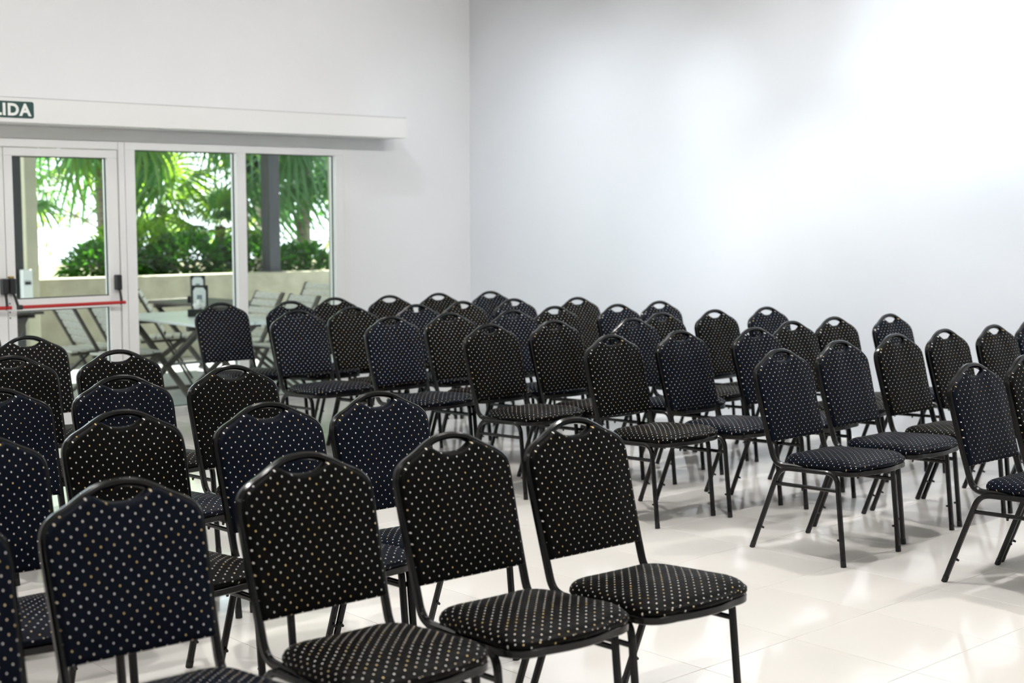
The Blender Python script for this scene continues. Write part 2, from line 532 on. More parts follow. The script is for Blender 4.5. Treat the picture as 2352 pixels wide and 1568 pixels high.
MB().box(HX - 0.001, HX + 0.0012, -2.2, 3.605, 2.2865, 2.2905).obj('shadow_line', M['shadow_line'], hb)  # grey strip painted in as the shadow line along the header top
sg = empty('exit_sign', (X0 + HX, 0.225, 2.208))
tag(sg, 'dark green SALIDA exit sign on the white header', 'sign')
SW, SH = 0.435, 0.108
m_ = MB()
pts = []
for cx_, cy_, a0 in ((SW / 2 - .014, SH / 2 - .014, 0), (-SW / 2 + .014, SH / 2 - .014, 90), (-SW / 2 + .014, -SH / 2 + .014, 180), (SW / 2 - .014, -SH / 2 + .014, 270)):
    for a in range(0, 91, 18):
        pts.append((cx_ + .014 * math.cos(R(a0 + a)), cy_ + .014 * math.sin(R(a0 + a))))
n_ = len(pts)
m_.add([(0.0005, a, b) for a, b in pts] + [(0.006, a, b) for a, b in pts], [tuple(reversed(range(n_))), tuple(range(n_, 2 * n_))] + [(i, (i + 1) % n_, n_ + (i + 1) % n_, n_ + i) for i in range(n_)])
m_.obj('sign_panel', M['green'], sg)
def text_mesh(body, size, bold, extr, m):
    cu = bpy.data.curves.new('lettering', 'FONT')
    cu.body = body
    cu.size = size
    cu.offset = bold
    cu.extrude = extr
    cu.space_character = 1.12
    cu.align_x = 'CENTER'
    cu.align_y = 'CENTER'
    cu.resolution_u = 4
    o = bpy.data.objects.new('lettering', cu)
    C.objects.link(o)
    dg = bpy.context.evaluated_depsgraph_get()
    me = bpy.data.meshes.new_from_object(o.evaluated_get(dg))
    bpy.data.objects.remove(o, do_unlink=True)
    me.materials.clear()
    me.materials.append(m)
    return me
yr = SW / 2 - 0.018
for body, wd in (('LIDA', 0.254), ('SA', 0.130)):
    tm = text_mesh(body, 0.112, 0.0042, 0.0006, M['white'])
    xs = [v.co.x for v in tm.vertices]
    ys = [v.co.y for v in tm.vertices]
    sx = wd / (max(xs) - min(xs))
    sy = 0.082 / (max(ys) - min(ys))
    mx_, my_ = max(xs), (max(ys) + min(ys)) / 2
    for v in tm.vertices:
        v.co = Vector((0.0068 + v.co.z, (v.co.x - mx_) * sx + yr, (v.co.y - my_) * sy))
    link('lettering', tm, sg)
    yr -= wd + 0.010

# ------------------------------------------------------------------ door and windows (frame line at the wall face)
FX0, FX1 = X0 - 0.085, X0 + 0.004      # frame depth
GX = X0 - 0.05
def fr(b, y0, y1, z0, z1, dx=0.0, x0=None):
    return b.box((FX0 if x0 is None else x0), FX1 + dx, y0, y1, z0, z1)
def pane(parent, y0, y1, z0, z1):
    p = MB().box(GX - 0.004, GX + 0.004, y0, y1, z0, z1).obj('pane', M['glass'], parent)
    g = MB()
    t = 0.007
    for a in ((y0, y0 + t, z0, z1), (y1 - t, y1, z0, z1), (y0 + t, y1 - t, z0, z0 + t), (y0 + t, y1 - t, z1 - t, z1)):
        g.box(GX + 0.005, GX + 0.012, *a)
    g.obj('gasket', M['gasket'], p)
    return p
tr = empty('trim_2', (0, 0, 0))
tag(tr, 'white aluminium head frame over the glazing', None, None, 'structure')
fr(MB(), OPY0, OPY1, 2.035, 2.12).obj('head_rail', M['frame'], tr, bevel=0.003)
fr(MB(), 3.185, OPY1, 0, 2.035).obj('jamb', M['frame'], tr, bevel=0.003)
fr(MB(), OPY0, OPY0 + 0.065, 0, 2.035).obj('jamb', M['frame'], tr, bevel=0.003)

def window(name, y0, y1, mull, label):
    t = empty(name, (0, 0, 0))
    tag(t, label, None, None, 'structure')
    fr(MB(), y0, y1, 1.978, 2.035, 0.004).obj('head', M['frame'], t, bevel=0.003)
    fr(MB(), y0, y1, 0.0, 0.06, 0.004).obj('sill', M['frame'], t, bevel=0.003)
    fr(MB(), y0, y0 + 0.08, 0.06, 1.978, 0.004).obj('stile', M['frame'], t, bevel=0.003)
    fr(MB(), y1 - 0.08, y1, 0.06, 1.978, 0.004).obj('stile', M['frame'], t, bevel=0.003)
    edges = [y0 + 0.08] + sum([[a, b] for a, b in mull], []) + [y1 - 0.08]
    for a, b in mull:
        fr(MB(), a, b, 0.06, 1.978, 0.004).obj('mullion', M['frame'], t, bevel=0.003)
    for i in range(0, len(edges), 2):
        pane(t, edges[i], edges[i + 1], 0.06, 1.978)
window('window_1', 1.245, 3.183, [(2.176, 2.259)], 'two tall fixed panes right of the push bar door')
window('window_2', OPY0 + 0.067, -0.56, [], 'tall fixed pane left of the double door')

def leaf(name, y0, y1, label, bar=True):
    t = empty(name, (0, 0, 0))
    tag(t, label, None, None, 'structure')
    d = -0.012
    fr(MB(), y0, y1, 1.915, 1.972, d).obj('top_rail', M['frame'], t, bevel=0.003)
    fr(MB(), y0, y0 + 0.062, 0.01, 1.915, d).obj('stile', M['frame'], t, bevel=0.003)
    fr(MB(), y1 - 0.08, y1, 0.01, 1.915, d).obj('stile', M['frame'], t, bevel=0.003)
    fr(MB(), y0 + 0.062, y1 - 0.08, 0.01, 0.13, d).obj('bottom_rail', M['frame'], t, bevel=0.003)
    fr(MB(), y0 + 0.062, y1 - 0.08, 0.845, 0.925, d).obj('middle_rail', M['frame'], t, bevel=0.003)
    pane(t, y0 + 0.062, y1 - 0.08, 0.925, 1.915)
    pane(t, y0 + 0.062, y1 - 0.08, 0.13, 0.845)
    if bar:
        b = empty('push_bar', (0, 0, 0))
        b.parent = t
        xb = X0 + 0.085
        MB().cyl((xb, y0 + 0.04, 0.878), (xb, y1 - 0.012, 0.878), 0.0125, k=14).obj('bar', M['red'], b, smooth=True)
        for yy, dirn in ((y0 + 0.022, 1), (y1 - 0.028, -1)):
            MB().box(X0 - 0.01, X0 + 0.038, yy - 0.022, yy + 0.022, 0.965, 1.075).obj('latch_case', M['blackp'], b, bevel=0.008)
            MB().sweep(fillet([(X0 + 0.02, yy, 0.985), (X0 + 0.05, yy + dirn * 0.004, 0.95), (xb, yy + dirn * 0.012, 0.878)], 0.03), octo(0.018, 0.016, 0.004)).obj('arm', M['blackp'], b, smooth=True)
            MB().cyl((xb, yy - 0.008 + dirn * 0.012, 0.878), (xb, yy + 0.03 * dirn + 0.008, 0.878), 0.017, k=14).obj('end_cap', M['blackp'], b, smooth=True)
        MB().box(X0 - 0.01, X0 + 0.03, y0 + 0.004, y0 + 0.034, 1.076, 1.09).obj('strike_plate', M['brass'], b, bevel=0.003)
        for zz in (0.9, 0.84, 0.80):
            MB().cyl((X0 - 0.009, y0 + 0.012, zz), (X0 - 0.006, y0 + 0.012, zz), 0.006, k=8).obj('keyhole', M['blackp'], b)
    return t
leaf('door_1', 0.352, 1.193, 'glazed white door with a red push bar')
leaf('door_2', -0.492, 0.348, 'second glazed leaf of the double door')
fr(MB(), 1.196, 1.243, 0, 2.033, 0.002).obj('jamb', M['frame'], tr, bevel=0.003)
fr(MB(), -0.558, -0.495, 0, 2.033, 0.002).obj('jamb', M['frame'], tr, bevel=0.003)
fr(MB(), -0.492, 1.193, 1.976, 2.033, 0.002).obj('head_rail', M['frame'], tr, bevel=0.003)
MB().box(FX0, X0 + 0.03, OPY0, OPY1, -0.003, 0.008).obj('threshold', M['frame'], tr, bevel=0.003)

# ------------------------------------------------------------------ banquet chair
# local axes: +x is where the sitter faces, origin on the floor midway between the rear feet
PROF = octo(0.023, 0.021, 0.006)
YL = 0.212
def back_x(z):                       # lean of the back
    t = (z - 0.47) / (0.9 - 0.47)
    return 0.086 - 0.121 * t - 0.012 * math.sin(math.pi * min(max(t, 0), 1)) * 0.3
def back_frame_mesh():
    half = [(0.196, 0.50), (0.198, 0.60), (0.2005, 0.70), (0.2015, 0.764), (0.1955, 0.802), (0.172, 0.8265), (0.125, 0.8495), (0.086, 0.8710), (0.047, 0.8865), (0.0, 0.8920)]
    arch = [Vector((back_x(z), -y, z)) for y, z in half] + [Vector((back_x(z), y, z)) for y, z in reversed(half[:-1])]
    arch = catmull(arch, 4)
    lowL = fillet([(0.27, -0.194, 0.401), (0.108, -0.195, 0.401), tuple(arch[0])], 0.07, 8)
    lowR = [Vector((p.x, -p.y, p.z)) for p in lowL]
    path = lowL[:-1] + arch + list(reversed(lowR))[1:]
    return MB().sweep(path, octo(0.021, 0.026, 0.006), ref=(0, -1, 0)).mesh('back_frame', M['metal'], smooth=True)
PADW = 0.204
def pad_top(u):                      # top outline of the padded back, u in -1..1
    a = abs(u) * PADW
    ks = [(0.0, 0.8475), (0.02, 0.848), (0.045, 0.8535), (0.068, 0.8675), (0.082, 0.8755), (0.090, 0.8735), (0.125, 0.8550), (0.170, 0.8325), (0.188, 0.817), (0.1985, 0.793), (PADW, 0.757)]
    for (a0, z0), (a1, z1) in zip(ks, ks[1:]):
        if a <= a1 + 1e-9:
            t = (a - a0) / (a1 - a0)
            return z0 + (z1 - z0) * t
    return ks[-1][1]
def pad_mesh(m):
    us = [-1, -.99, -.975, -.95, -.91, -.86, -.8, -.72, -.62, -.53, -.46, -.42, -.38, -.34, -.27, -.2, -.13, -.06]
    us = us + [0] + [-u for u in reversed(us)]
    vsp = [0, .008, .02, .04, .07, .12] + [.12 + .76 * k / 12 for k in range(1, 12)] + [.88, .93, .96, .98, .992, 1]
    nu, nv = len(us), len(vsp)
    verts, uvs = [], []
    zb = 0.498
    for side in (-1, 1):             # -1: rear face (towards -x), 1: front face
        for v in vsp:
            for u in us:
                zt = pad_top(u)
                z = zb + (zt - zb) * v
                w = 0.193 + 0.011 * min(1, (z - zb) / 0.25)
                y = u * w
                d = min((1 - abs(u)) * w, (z - zb), (zt - z))
                r_ = 0.010
                e = math.sqrt(max(0.0, 1 - (1 - min(d / r_, 1)) ** 2))
                bul = min(1, d / 0.10)
                bul = bul * bul * (3 - 2 * bul)
                th = (0.010 + 0.004 * bul if side < 0 else 0.025 + 0.010 * bul) * e
                # shallow contour like a filled cushion
                th += 0.0012 * mnoise.noise(Vector((y * 14, z * 12, side * 3))) * e
                verts.append((back_x(z) + side * th, y, z))
                uvs.append((y + (0 if side < 0 else 0.011), z))
    fs_ = []
    idx = lambda s, j, i: s * nu * nv + j * nu + i
    for s in (0, 1):
        for j in range(nv - 1):
            for i in range(nu - 1):
                q = (idx(s, j, i), idx(s, j, i + 1), idx(s, j + 1, i + 1), idx(s, j + 1, i))
                fs_.append(q if s == 1 else tuple(reversed(q)))
    me = bpy.data.meshes.new('backrest')
    me.from_pydata(verts, [], fs_)
    ul = me.uv_layers.new(name='UVMap')
    for lp in me.loops:
        ul.data[lp.index].uv = uvs[lp.vertex_index]
    bm = bmesh.new()
    bm.from_mesh(me)
    bmesh.ops.remove_doubles(bm, verts=bm.verts, dist=0.0002)
    bmesh.ops.recalc_face_normals(bm, faces=bm.faces)
    bm.to_mesh(me)
    bm.free()
    me.materials.append(m)
    me.shade_smooth()
    return me
def seat_outline(n=72):
    # rounded trapezoid, wider in front, bowed front edge
    corners = [(0.135, -0.192), (0.554, -0.228), (0.554, 0.228), (0.135, 0.192)]
    rad = [0.085, 0.105, 0.105, 0.085]
    pts = []
    for i in range(4):
        p = Vector((*corners[i], 0))
        a = Vector((*corners[i - 1], 0))
        b = Vector((*corners[(i + 1) % 4], 0))
        s = p + (a - p).normalized() * rad[i]
        e = p + (b - p).normalized() * rad[i]
        for k in range(11):
            t = k / 10
            pts.append(s * (1 - t) ** 2 + p * 2 * t * (1 - t) + e * t * t)
        nx = Vector((*corners[(i + 1) % 4], 0))
        e2 = nx + (p - nx).normalized() * rad[(i + 1) % 4]
        for k in range(1, 7):
            q = e + (e2 - e) * (k / 7)
            if i == 1: q.x += 0.018 * math.sin(math.pi * k / 7)
            if i in (0, 2): q.y += (-1 if i == 0 else 1) * 0.004 * math.sin(math.pi * k / 7)
            pts.append(q)
    return [(p.x, p.y) for p in pts]
OUT = seat_outline()
SC = (0.355, 0.0)
def seat_mesh(m):
    n = len(OUT)
    rings = []
    # (scale towards centre, extra inset, z)
    prof = [(0.0, 0.012, 0.414), (0.0, 0.003, 0.418), (0.0, -0.001, 0.426), (0.0, 0.0, 0.435), (0.0, 0.006, 0.446), (0.0, 0.017, 0.4545), (0.0, 0.032, 0.4605), (0.28, 0.03, 0.4665), (0.45, 0.02, 0.4695), (0.62, 0.012, 0.4715), (0.8, 0.006, 0.4725)]
    verts, uvs = [], []
    drop = 0
    for k, (sc, ins, z) in enumerate(prof):
        for x, y in OUT:
            dx, dy = SC[0] - x, SC[1] - y
            L = math.hypot(dx, dy)
            q = sc + ins / L
            px_, py_ = x + dx * q, y + dy * q
            zz = z + (0.003 * mnoise.noise(Vector((px_ * 8, py_ * 8, 0))) if k > 4 else 0)
            if z > 0.442: zz -= 0.012 * max(0, (px_ - 0.42) / 0.13) ** 2
            verts.append((px_, py_, zz + 0.045 * (px_ - 0.36)))
            extra = max(0, 0.4545 - z)
            uvs.append((px_ - dx / L * extra * 0.9, py_ - dy / L * extra * 0.9))
    c = len(verts)
    verts.append((SC[0], SC[1], 0.473))
    uvs.append(SC)
    fs_ = []
    for k in range(len(prof) - 1):
        for i in range(n):
            fs_.append((k * n + i, k * n + (i + 1) % n, (k + 1) * n + (i + 1) % n, (k + 1) * n + i))
    k = len(prof) - 1
    for i in range(n):
        fs_.append((k * n + i, k * n + (i + 1) % n, c))
    fs_.append(tuple(reversed(range(n))))
    me = bpy.data.meshes.new('seat')
    me.from_pydata(verts, [], fs_)
    ul = me.uv_layers.new(name='UVMap')
    for lp in me.loops:
        ul.data[lp.index].uv = uvs[lp.vertex_index]
    bm = bmesh.new()
    bm.from_mesh(me)
    bmesh.ops.recalc_face_normals(bm, faces=bm.faces)
    bm.to_mesh(me)
    bm.free()
    me.materials.append(m)
    me.shade_smooth()
    return me
def pan_mesh():
    n = len(OUT)
    verts = []
    for ins, z in ((0.03, 0.392), (0.004, 0.392), (0.0005, 0.395), (0.0005, 0.412), (0.004, 0.415), (0.03, 0.415)):
        for x, y in OUT:
            dx, dy = SC[0] - x, SC[1] - y
            q = ins / math.hypot(dx, dy)
            verts.append((x + dx * q, y + dy * q, z + 0.045 * (x + dx * q - 0.36)))
    fs_ = [(k * n + i, k * n + (i + 1) % n, (k + 1) * n + (i + 1) % n, (k + 1) * n + i) for k in range(5) for i in range(n)]
    fs_ += [tuple(reversed(range(n))), tuple(range(5 * n, 6 * n))]
    return MB().add(verts, fs_).mesh('seat_pan', M['metal'], smooth=True)
RAILZ = 0.3995
def leg_mesh(front):
    if front:
        p = fillet([(0.31, 0, RAILZ), (0.455, 0, RAILZ + 0.007), (0.498, 0, 0.02)], 0.055, 8)
    else:
        p = fillet([(0.31, 0, RAILZ), (0.148, 0, RAILZ - 0.007), (0.006, 0, 0.02)], 0.055, 8)
    return MB().sweep(p, PROF, ref=(0, 1, 0)).mesh('leg', M['metal'], smooth=True)
def cap_mesh(front):
    x = 0.498 if front else 0.006
    d = Vector((0.043, 0, -0.3785)) if front else Vector((-0.142, 0, -0.3785))
    d.normalize()
    a = Vector((x, 0, 0.02)) - d * 0.008
    b = a + d * ((a.z - 0.001) / -d.z)
    m_ = MB().sweep([a, b], octo(0.0238, 0.0218, 0.006), ref=(0, 1, 0))
    return m_.mesh('foot_cap', M['rubber'], smooth=True)

ME = dict(frame=back_frame_mesh(), pan=pan_mesh(), legF=leg_mesh(True), legR=leg_mesh(False), capF=cap_mesh(True), capR=cap_mesh(False))
ME['stretch'] = MB().sweep([(0.116, 0, 0.318), (0.462, 0, 0.330)], octo(0.011, 0.017, 0.004), ref=(0, 1, 0)).mesh('stretcher', M['metal'], smooth=True)
ME['bump'] = MB().cyl((0.275, 0, 0.3145), (0.275, 0, 0.305), 0.006, 0.0045, 8).mesh('bumper', M['rubber'], smooth=True)
ME['legbumpF'] = MB().cyl((0.4745, 0, 0.115), (0.466, 0, 0.114), 0.006, 0.0045, 8).mesh('bumper', M['rubber'], smooth=True)
ME['legbumpR'] = MB().cyl((0.054, 0, 0.105), (0.064, 0, 0.102), 0.006, 0.0045, 8).mesh('bumper', M['rubber'], smooth=True)
for c in ('black', 'navy'):
    ME['seat_' + c] = seat_mesh(M['fab_' + c])
    ME['pad_' + c] = pad_mesh(M['fab_' + c])
def make_chair(c):
    t = empty('banquet_chair')
    link('seat', ME['seat_' + c], t)
    link('seat_pan', ME['pan'], t)
    link('backrest', ME['pad_' + c], t)
    link('back_frame', ME['frame'], t)
    for s in (-1, 1):
        for f in 'RF':
            l = link('leg', ME['leg' + f], t, (0, s * YL, 0))
            link('foot_cap', ME['cap' + f], l)
            link('bumper', ME['legbump' + f], l)
        st = link('stretcher', ME['stretch'], t, (0, s * YL, 0))
        link('bumper', ME['bump'], st)
    return t
protos = {}
ORD = ['first', 'second', 'third', 'fourth', 'fifth', 'sixth', 'seventh']
# (x, y, turn in degrees, colour); first of each row stands on the aisle
NEAR = [
    [(-0.082, -0.527, -2.5, 'black'), (-0.117, -1.002, -2.5, 'black'), (-0.125, -1.511, -2.5, 'black'), (-0.118, -2.045, -2.5, 'navy'), (-0.085, -2.555, -2.5, 'navy')],
    [(-1.006, -0.598, -2.0, 'navy'), (-1.033, -1.045, -2.0, 'navy'), (-1.200, -1.492, -2.0, 'black'), (-1.030, -2.044, -2.0, 'navy')],
    [(-2.101, -0.537, -2.0, 'black'), (-2.088, -1.042, -2.0, 'navy'), (-2.032, -1.570, -2.0, 'navy')],
    [(-3.019, -0.584, -1.0, 'black'), (-3.101, -1.060, -1.0, 'black')],
    [(-4.000, -0.594, 0.0, 'black')],
    [(-5.000, -0.540, 0.0, 'black')],
]
FAR = [
    [(-0.039, 1.820, -1.0, 'navy'), (-0.050, 2.304, 0.1, 'black')],
    [(-0.961, 1.711, -0.5, 'navy'), (-1.022, 2.274, -0.2, 'navy'), (-1.035, 2.798, -0.4, 'black'), (-1.019, 3.252, 0.4, 'black'), (-0.978, 3.705, -0.1, 'black'), (-1.020, 4.214, -0.7, 'navy')],
    [(-2.008, 1.668, 0.1, 'black'), (-1.929, 2.121, 0.6, 'navy'), (-1.781, 2.573, -0.4, 'navy'), (-1.907, 3.084, -0.6, 'black'), (-1.928, 3.536, -0.2, 'black'), (-1.832, 3.989, 0.9, 'navy')],
    [(-2.947, 1.654, 1.0, 'black'), (-2.889, 2.107, 0.3, 'black'), (-2.681, 2.559, 0.8, 'navy'), (-2.861, 3.023, 0.7, 'black'), (-2.805, 3.476, -0.2, 'black'), (-2.734, 3.928, -0.8, 'navy')],
    [(-3.770, 1.584, 0.3, 'navy'), (-3.761, 2.037, 0.1, 'black'), (-3.668, 2.490, -0.3, 'navy'), (-3.740, 2.942, -0.5, 'black'), (-3.590, 3.395, -0.2, 'navy'), (-3.611, 3.847, -0.1, 'navy')],
    [(-4.601, 1.460, -0.5, 'navy'), (-4.621, 1.913, -0.4, 'black'), (-4.502, 2.365, -0.1, 'navy'), (-4.548, 2.818, 0.7, 'black'), (-4.507, 3.270, 0.2, 'navy'), (-4.305, 3.723, -0.4, 'black')],
    [(-5.574, 1.479, -0.4, 'navy'), (-5.386, 1.932, -0.1, 'navy'), (-5.488, 2.384, -0.6, 'black'), (-5.419, 2.837, -0.6, 'black'), (-5.389, 3.289, 0.0, 'black'), (-5.298, 3.742, -0.8, 'navy')],
]
for block, rows, grp in (('in the block nearest the camera', NEAR, 'chairs of the block nearest the camera'), ('in the block beside the bare wall', FAR, 'chairs of the block beside the bare wall')):
    for ri, row in enumerate(rows):
        for ci, (x, y, a, c) in enumerate(row):
            if c not in protos:
                t = protos[c] = make_chair(c)
            else:
                t = copy_tree(protos[c])
            t.location = (x, y, 0)
            t.rotation_euler = (0, 0, R(a))
            seatn = 'at the aisle' if ci == 0 else ORD[ci] + ' from the aisle'
            rown = 'front row' if ri == 0 else ORD[ri] + ' row'
            tag(t, f'{c} dotted chair {seatn}, {rown} {block}', 'chair', grp)

# ------------------------------------------------------------------ the terrace outside
PZ = -0.13
tag(MB().box(-11.4, X0 - WT, -6.0, 9.5, PZ - 0.1, PZ).obj('ground_patio', M['patio']), 'grey stone terrace outside the glass', None, None, 'structure')
tag(MB().box(-40, -11.0, -25, 40, PZ - 0.4, PZ - 0.11).obj('ground_garden', M['soil']), 'garden soil behind the low terrace wall', None, None, 'structure')
tag(MB().box(-11.6, X0 - WT, -6.0, 9.5, 3.42, 3.6).obj('roof_shade', M['cream']), 'unseen roof added to shade the terrace outside the door', None, None, 'structure')  # out of view, added to keep the sun off terrace and room
lw = empty('wall_terrace', (-11.25, 4.0, PZ))
lw.rotation_euler = (0, 0, R(-6))
tag(lw, 'low beige rendered terrace wall', None, None, 'structure')
MB().box(-0.22, 0, -9, 6.5, 0, 0.935).obj('wall_body', M['rock'], lw, bevel=0.02)
pc = MB().box(-11.42, -11.18, 2.52, 2.65, PZ, 3.0).obj('cream_column', M['cream'], None, bevel=0.01)
tag(pc, 'slim cream column at the end of the low terrace wall', 'column')
cp = MB().box(-7.75, -7.35, 3.90, 4.3, PZ, 3.42).obj('cream_pillar', M['cream'], None, bevel=0.01)
tag(cp, 'cream rendered pillar outside the right edge of the glass', 'pillar')

def post(x, y, z0, s, rz, name, label):
    t = empty(name, (x, y, z0), rz)
    tag(t, label, 'post')
    MB().box(-s / 2, s / 2, -s / 2, s / 2, 0, 3.2 - z0).obj('shaft', M['dark_post'], t, bevel=0.006)
    MB().box(-s / 2 - 0.015, s / 2 + 0.015, -s / 2 - 0.015, s / 2 + 0.015, 0, 0.03).obj('base_plate', M['dark_post'], t, bevel=0.004)
    return t
post(-11.25, 5.53, 0.80, 0.155, R(4), 'pergola_post', 'dark timber pergola post standing on the low terrace wall')
post(-10.9, 2.27, PZ, 0.13, R(4), 'pergola_post', 'dark pergola post seen at the left edge of the door glass')
bmt = MB().box(-11.35, -11.15, 2.0, 9.0, 3.2, 3.4).obj('pergola_beam', M['dark_post'], None, bevel=0.01)
tag(bmt, 'dark timber pergola beam above the terrace posts', 'beam')
ub = empty('utility_box', (-10.82, 2.33, 0.62))
tag(ub, 'pale blue utility box on the dark post by the door', 'box')
MB().box(0, 0.08, -0.05, 0.05, 0, 0.32).obj('case', M['card'], ub, bevel=0.006)
MB().box(0.08, 0.09, -0.03, 0.03, 0.17, 0.20).obj('latch', M['blackp'], ub)

# folding teak furniture
def make_table(L, W, name, label, loc, rz, dark):
    t = empty(name, loc, rz)
    tag(t, label, 'table')
    topm = M['teak_dark'] if dark else M['table_top']
    n = 6
    w_ = W / n
    pl = MB().box(-L / 2, L / 2, -w_ / 2 + 0.004, w_ / 2 - 0.004, -0.012, 0.012).mesh('slat', topm, bevel=0.003, seg=1)
    for i in range(n):
        link('slat', pl, t, (0, -W / 2 + (i + 0.5) * w_, 0.728))
    for sx_ in (-1, 1):
        MB().box(sx_ * L * 0.32 - 0.02, sx_ * L * 0.32 + 0.02, -W / 2 + 0.02, W / 2 - 0.02, 0.672, 0.714).obj('batten', M['teak_dark'], t, bevel=0.003)
    for sy_ in (-1, 1):
        y_ = sy_ * (W / 2 - 0.09)
        MB().bar((-L * 0.36, y_, 0.69), (L * 0.36, y_, 0.01), 0.022, 0.058, (0, 1, 0)).obj('leg', M['teak_dark'], t, bevel=0.003)
        y_ -= sy_ * 0.03
        MB().bar((L * 0.36, y_, 0.69), (-L * 0.36, y_, 0.01), 0.022, 0.058, (0, 1, 0)).obj('leg', M['teak_dark'], t, bevel=0.003)
    for sx_ in (-1, 1):
        MB().bar((sx_ * L * 0.30, -W / 2 + 0.1, 0.08), (sx_ * L * 0.30, W / 2 - 0.1, 0.08), 0.03, 0.03).obj('stretcher', M['teak_dark'], t, bevel=0.003)
    MB().cyl((0, -W / 2 + 0.07, 0.35), (0, W / 2 - 0.07, 0.35), 0.012).obj('pivot_rod', M['screw'], t, smooth=True)
    return t
make_table(1.55, 0.74, 'folding_table', 'weathered grey slatted folding table just outside the glass', (-7.86, 2.56, PZ), 0, False)
make_table(1.25, 0.74, 'folding_table', 'dark folding table farther back against the low wall', (-9.7, 3.75, PZ), R(8), True)
make_table(1.0, 0.74, 'folding_table', 'dark folding table at the left edge of the door glass', (-9.95, 1.55, PZ), 0, True)

def make_fchair():
    # faces +x; long leg runs from front foot up to the top of the back
    t = empty('folding_chair')
    sl = MB().box(-0.009, 0.009, -0.205, 0.205, -0.032, 0.032).mesh('back_slat', M['teak'], bevel=0.003, seg=1)
    A_, B_ = Vector((0.30, 0, 0.01)), Vector((-0.20, 0, 0.90))
    d = (B_ - A_).normalized()
    for s in (-1, 1):
        MB().bar(A_ + Vector((0, s * 0.222, 0)), B_ + Vector((0, s * 0.222, 0)), 0.022, 0.045, (0, 1, 0)).obj('upright', M['teak_dark'], t, bevel=0.003)
        MB().bar((-0.30, s * 0.195, 0.01), (0.24, s * 0.195, 0.44), 0.022, 0.04, (0, 1, 0)).obj('leg', M['teak_dark'], t, bevel=0.003)
        MB().bar((-0.17, s * 0.17, 0.415), (0.25, s * 0.17, 0.435), 0.022, 0.035, (0, 1, 0)).obj('seat_rail', M['teak_dark'], t, bevel=0.003)
    ang = math.atan2(d.x, d.z)
    for k in range(6):
        p = B_ - d * (0.04 + 0.078 * k) + Vector((0.012, 0, 0))
        link('back_slat', sl, t, p, (0, ang, 0))
    ss = MB().box(-0.030, 0.030, -0.205, 0.205, -0.009, 0.009).mesh('seat_slat', M['teak'], bevel=0.003, seg=1)
    for k in range(6):
        link('seat_slat', ss, t, (-0.15 + 0.078 * k, 0, 0.445 + 0.004 * k))
    return t
fc = None
for x, y, rz, lab in (
        (-8.75, 1.93, 90, 'slatted teak folding chair behind the middle of the door glass'),
        (-8.10, 1.98, 90, 'slatted teak folding chair nearest the latch side of the door'),
        (-8.35, 3.45, -90, 'pale slatted folding chair just right of the window mullion'),
        (-9.3, 4.72, -80, 'brown slatted folding chair near the low wall, right pane'),
        (-9.85, 5.45, -120, 'dark slatted folding chair farthest right by the low wall'),
        (-7.72, 3.42, -90, 'slatted folding chair half hidden behind the banquet chairs, right pane'),
        (-9.3, 3.0, 60, 'slatted folding chair pulled up to the dark table')):
    if fc is None: t = fc = make_fchair()
    else: t = copy_tree(fc)
    t.location = (x, y, PZ)
    t.rotation_euler = (0, 0, R(rz))
    tag(t, lab, 'chair', 'folding chairs on the terrace')

def menu_holder(loc, rz, label, tissue):
    t = empty('menu_holder', loc, rz)
    tag(t, label, 'menu holder')
    MB().box(-0.07, 0.07, -0.09, 0.09, 0, 0.065).obj('base_box', M['blackp'], t, bevel=0.005)
    MB().box(-0.062, -0.046, -0.075, 0.075, 0.065, 0.27).obj('frame_board', M['blackp'], t, bevel=0.012)
    m_ = MB()
    out = [(-0.055, 0.085), (0.055, 0.085), (0.055, 0.22), (0.035, 0.25), (-0.035, 0.25), (-0.055, 0.22)]
    m_.add([(-0.0455, a, b) for a, b in out] + [(-0.0435, a, b) for a, b in out], [tuple(range(6, 12)), tuple(reversed(range(6)))] + [(i, (i + 1) % 6, 6 + (i + 1) % 6, 6 + i) for i in range(6)])
    cdx = m_.obj('menu_card', M['card'], t)
    MB().box(-0.0434, -0.0428, -0.022, 0.022, 0.14, 0.185).obj('print', M['ink'], cdx)
    if tissue:
        m_ = MB()
        pts = [(0.0, 0, 0.063)]
        k = 9
        for ring, (rr, zz) in enumerate(((0.03, 0.066), (0.045, 0.10), (0.03, 0.135))):
            for a in range(k):
                th = 2 * math.pi * a / k
                r_ = rr * (1 + 0.5 * math.sin(3 * th + ring))
                pts.append((0.012 + r_ * 0.5 * math.cos(th), r_ * math.sin(th), zz + 0.018 * math.sin(2 * th + ring)))
        fs_ = [(0, 1 + (a + 1) % k, 1 + a) for a in range(k)]
        for ring in range(2):
            for a in range(k):
                o_ = 1 + ring * k
                fs_.append((o_ + a, o_ + (a + 1) % k, o_ + k + (a + 1) % k, o_ + k + a))
        m_.add(pts, fs_).obj('tissue', M['tissue'], t, smooth=True)
    return t
menu_holder((-7.95, 2.66, PZ + 0.741), R(-38), 'black napkin box with white menu card on the near folding table', True)
menu_holder((-9.62, 3.6, PZ + 0.741), R(-38), 'menu card holder on the dark far table', False)

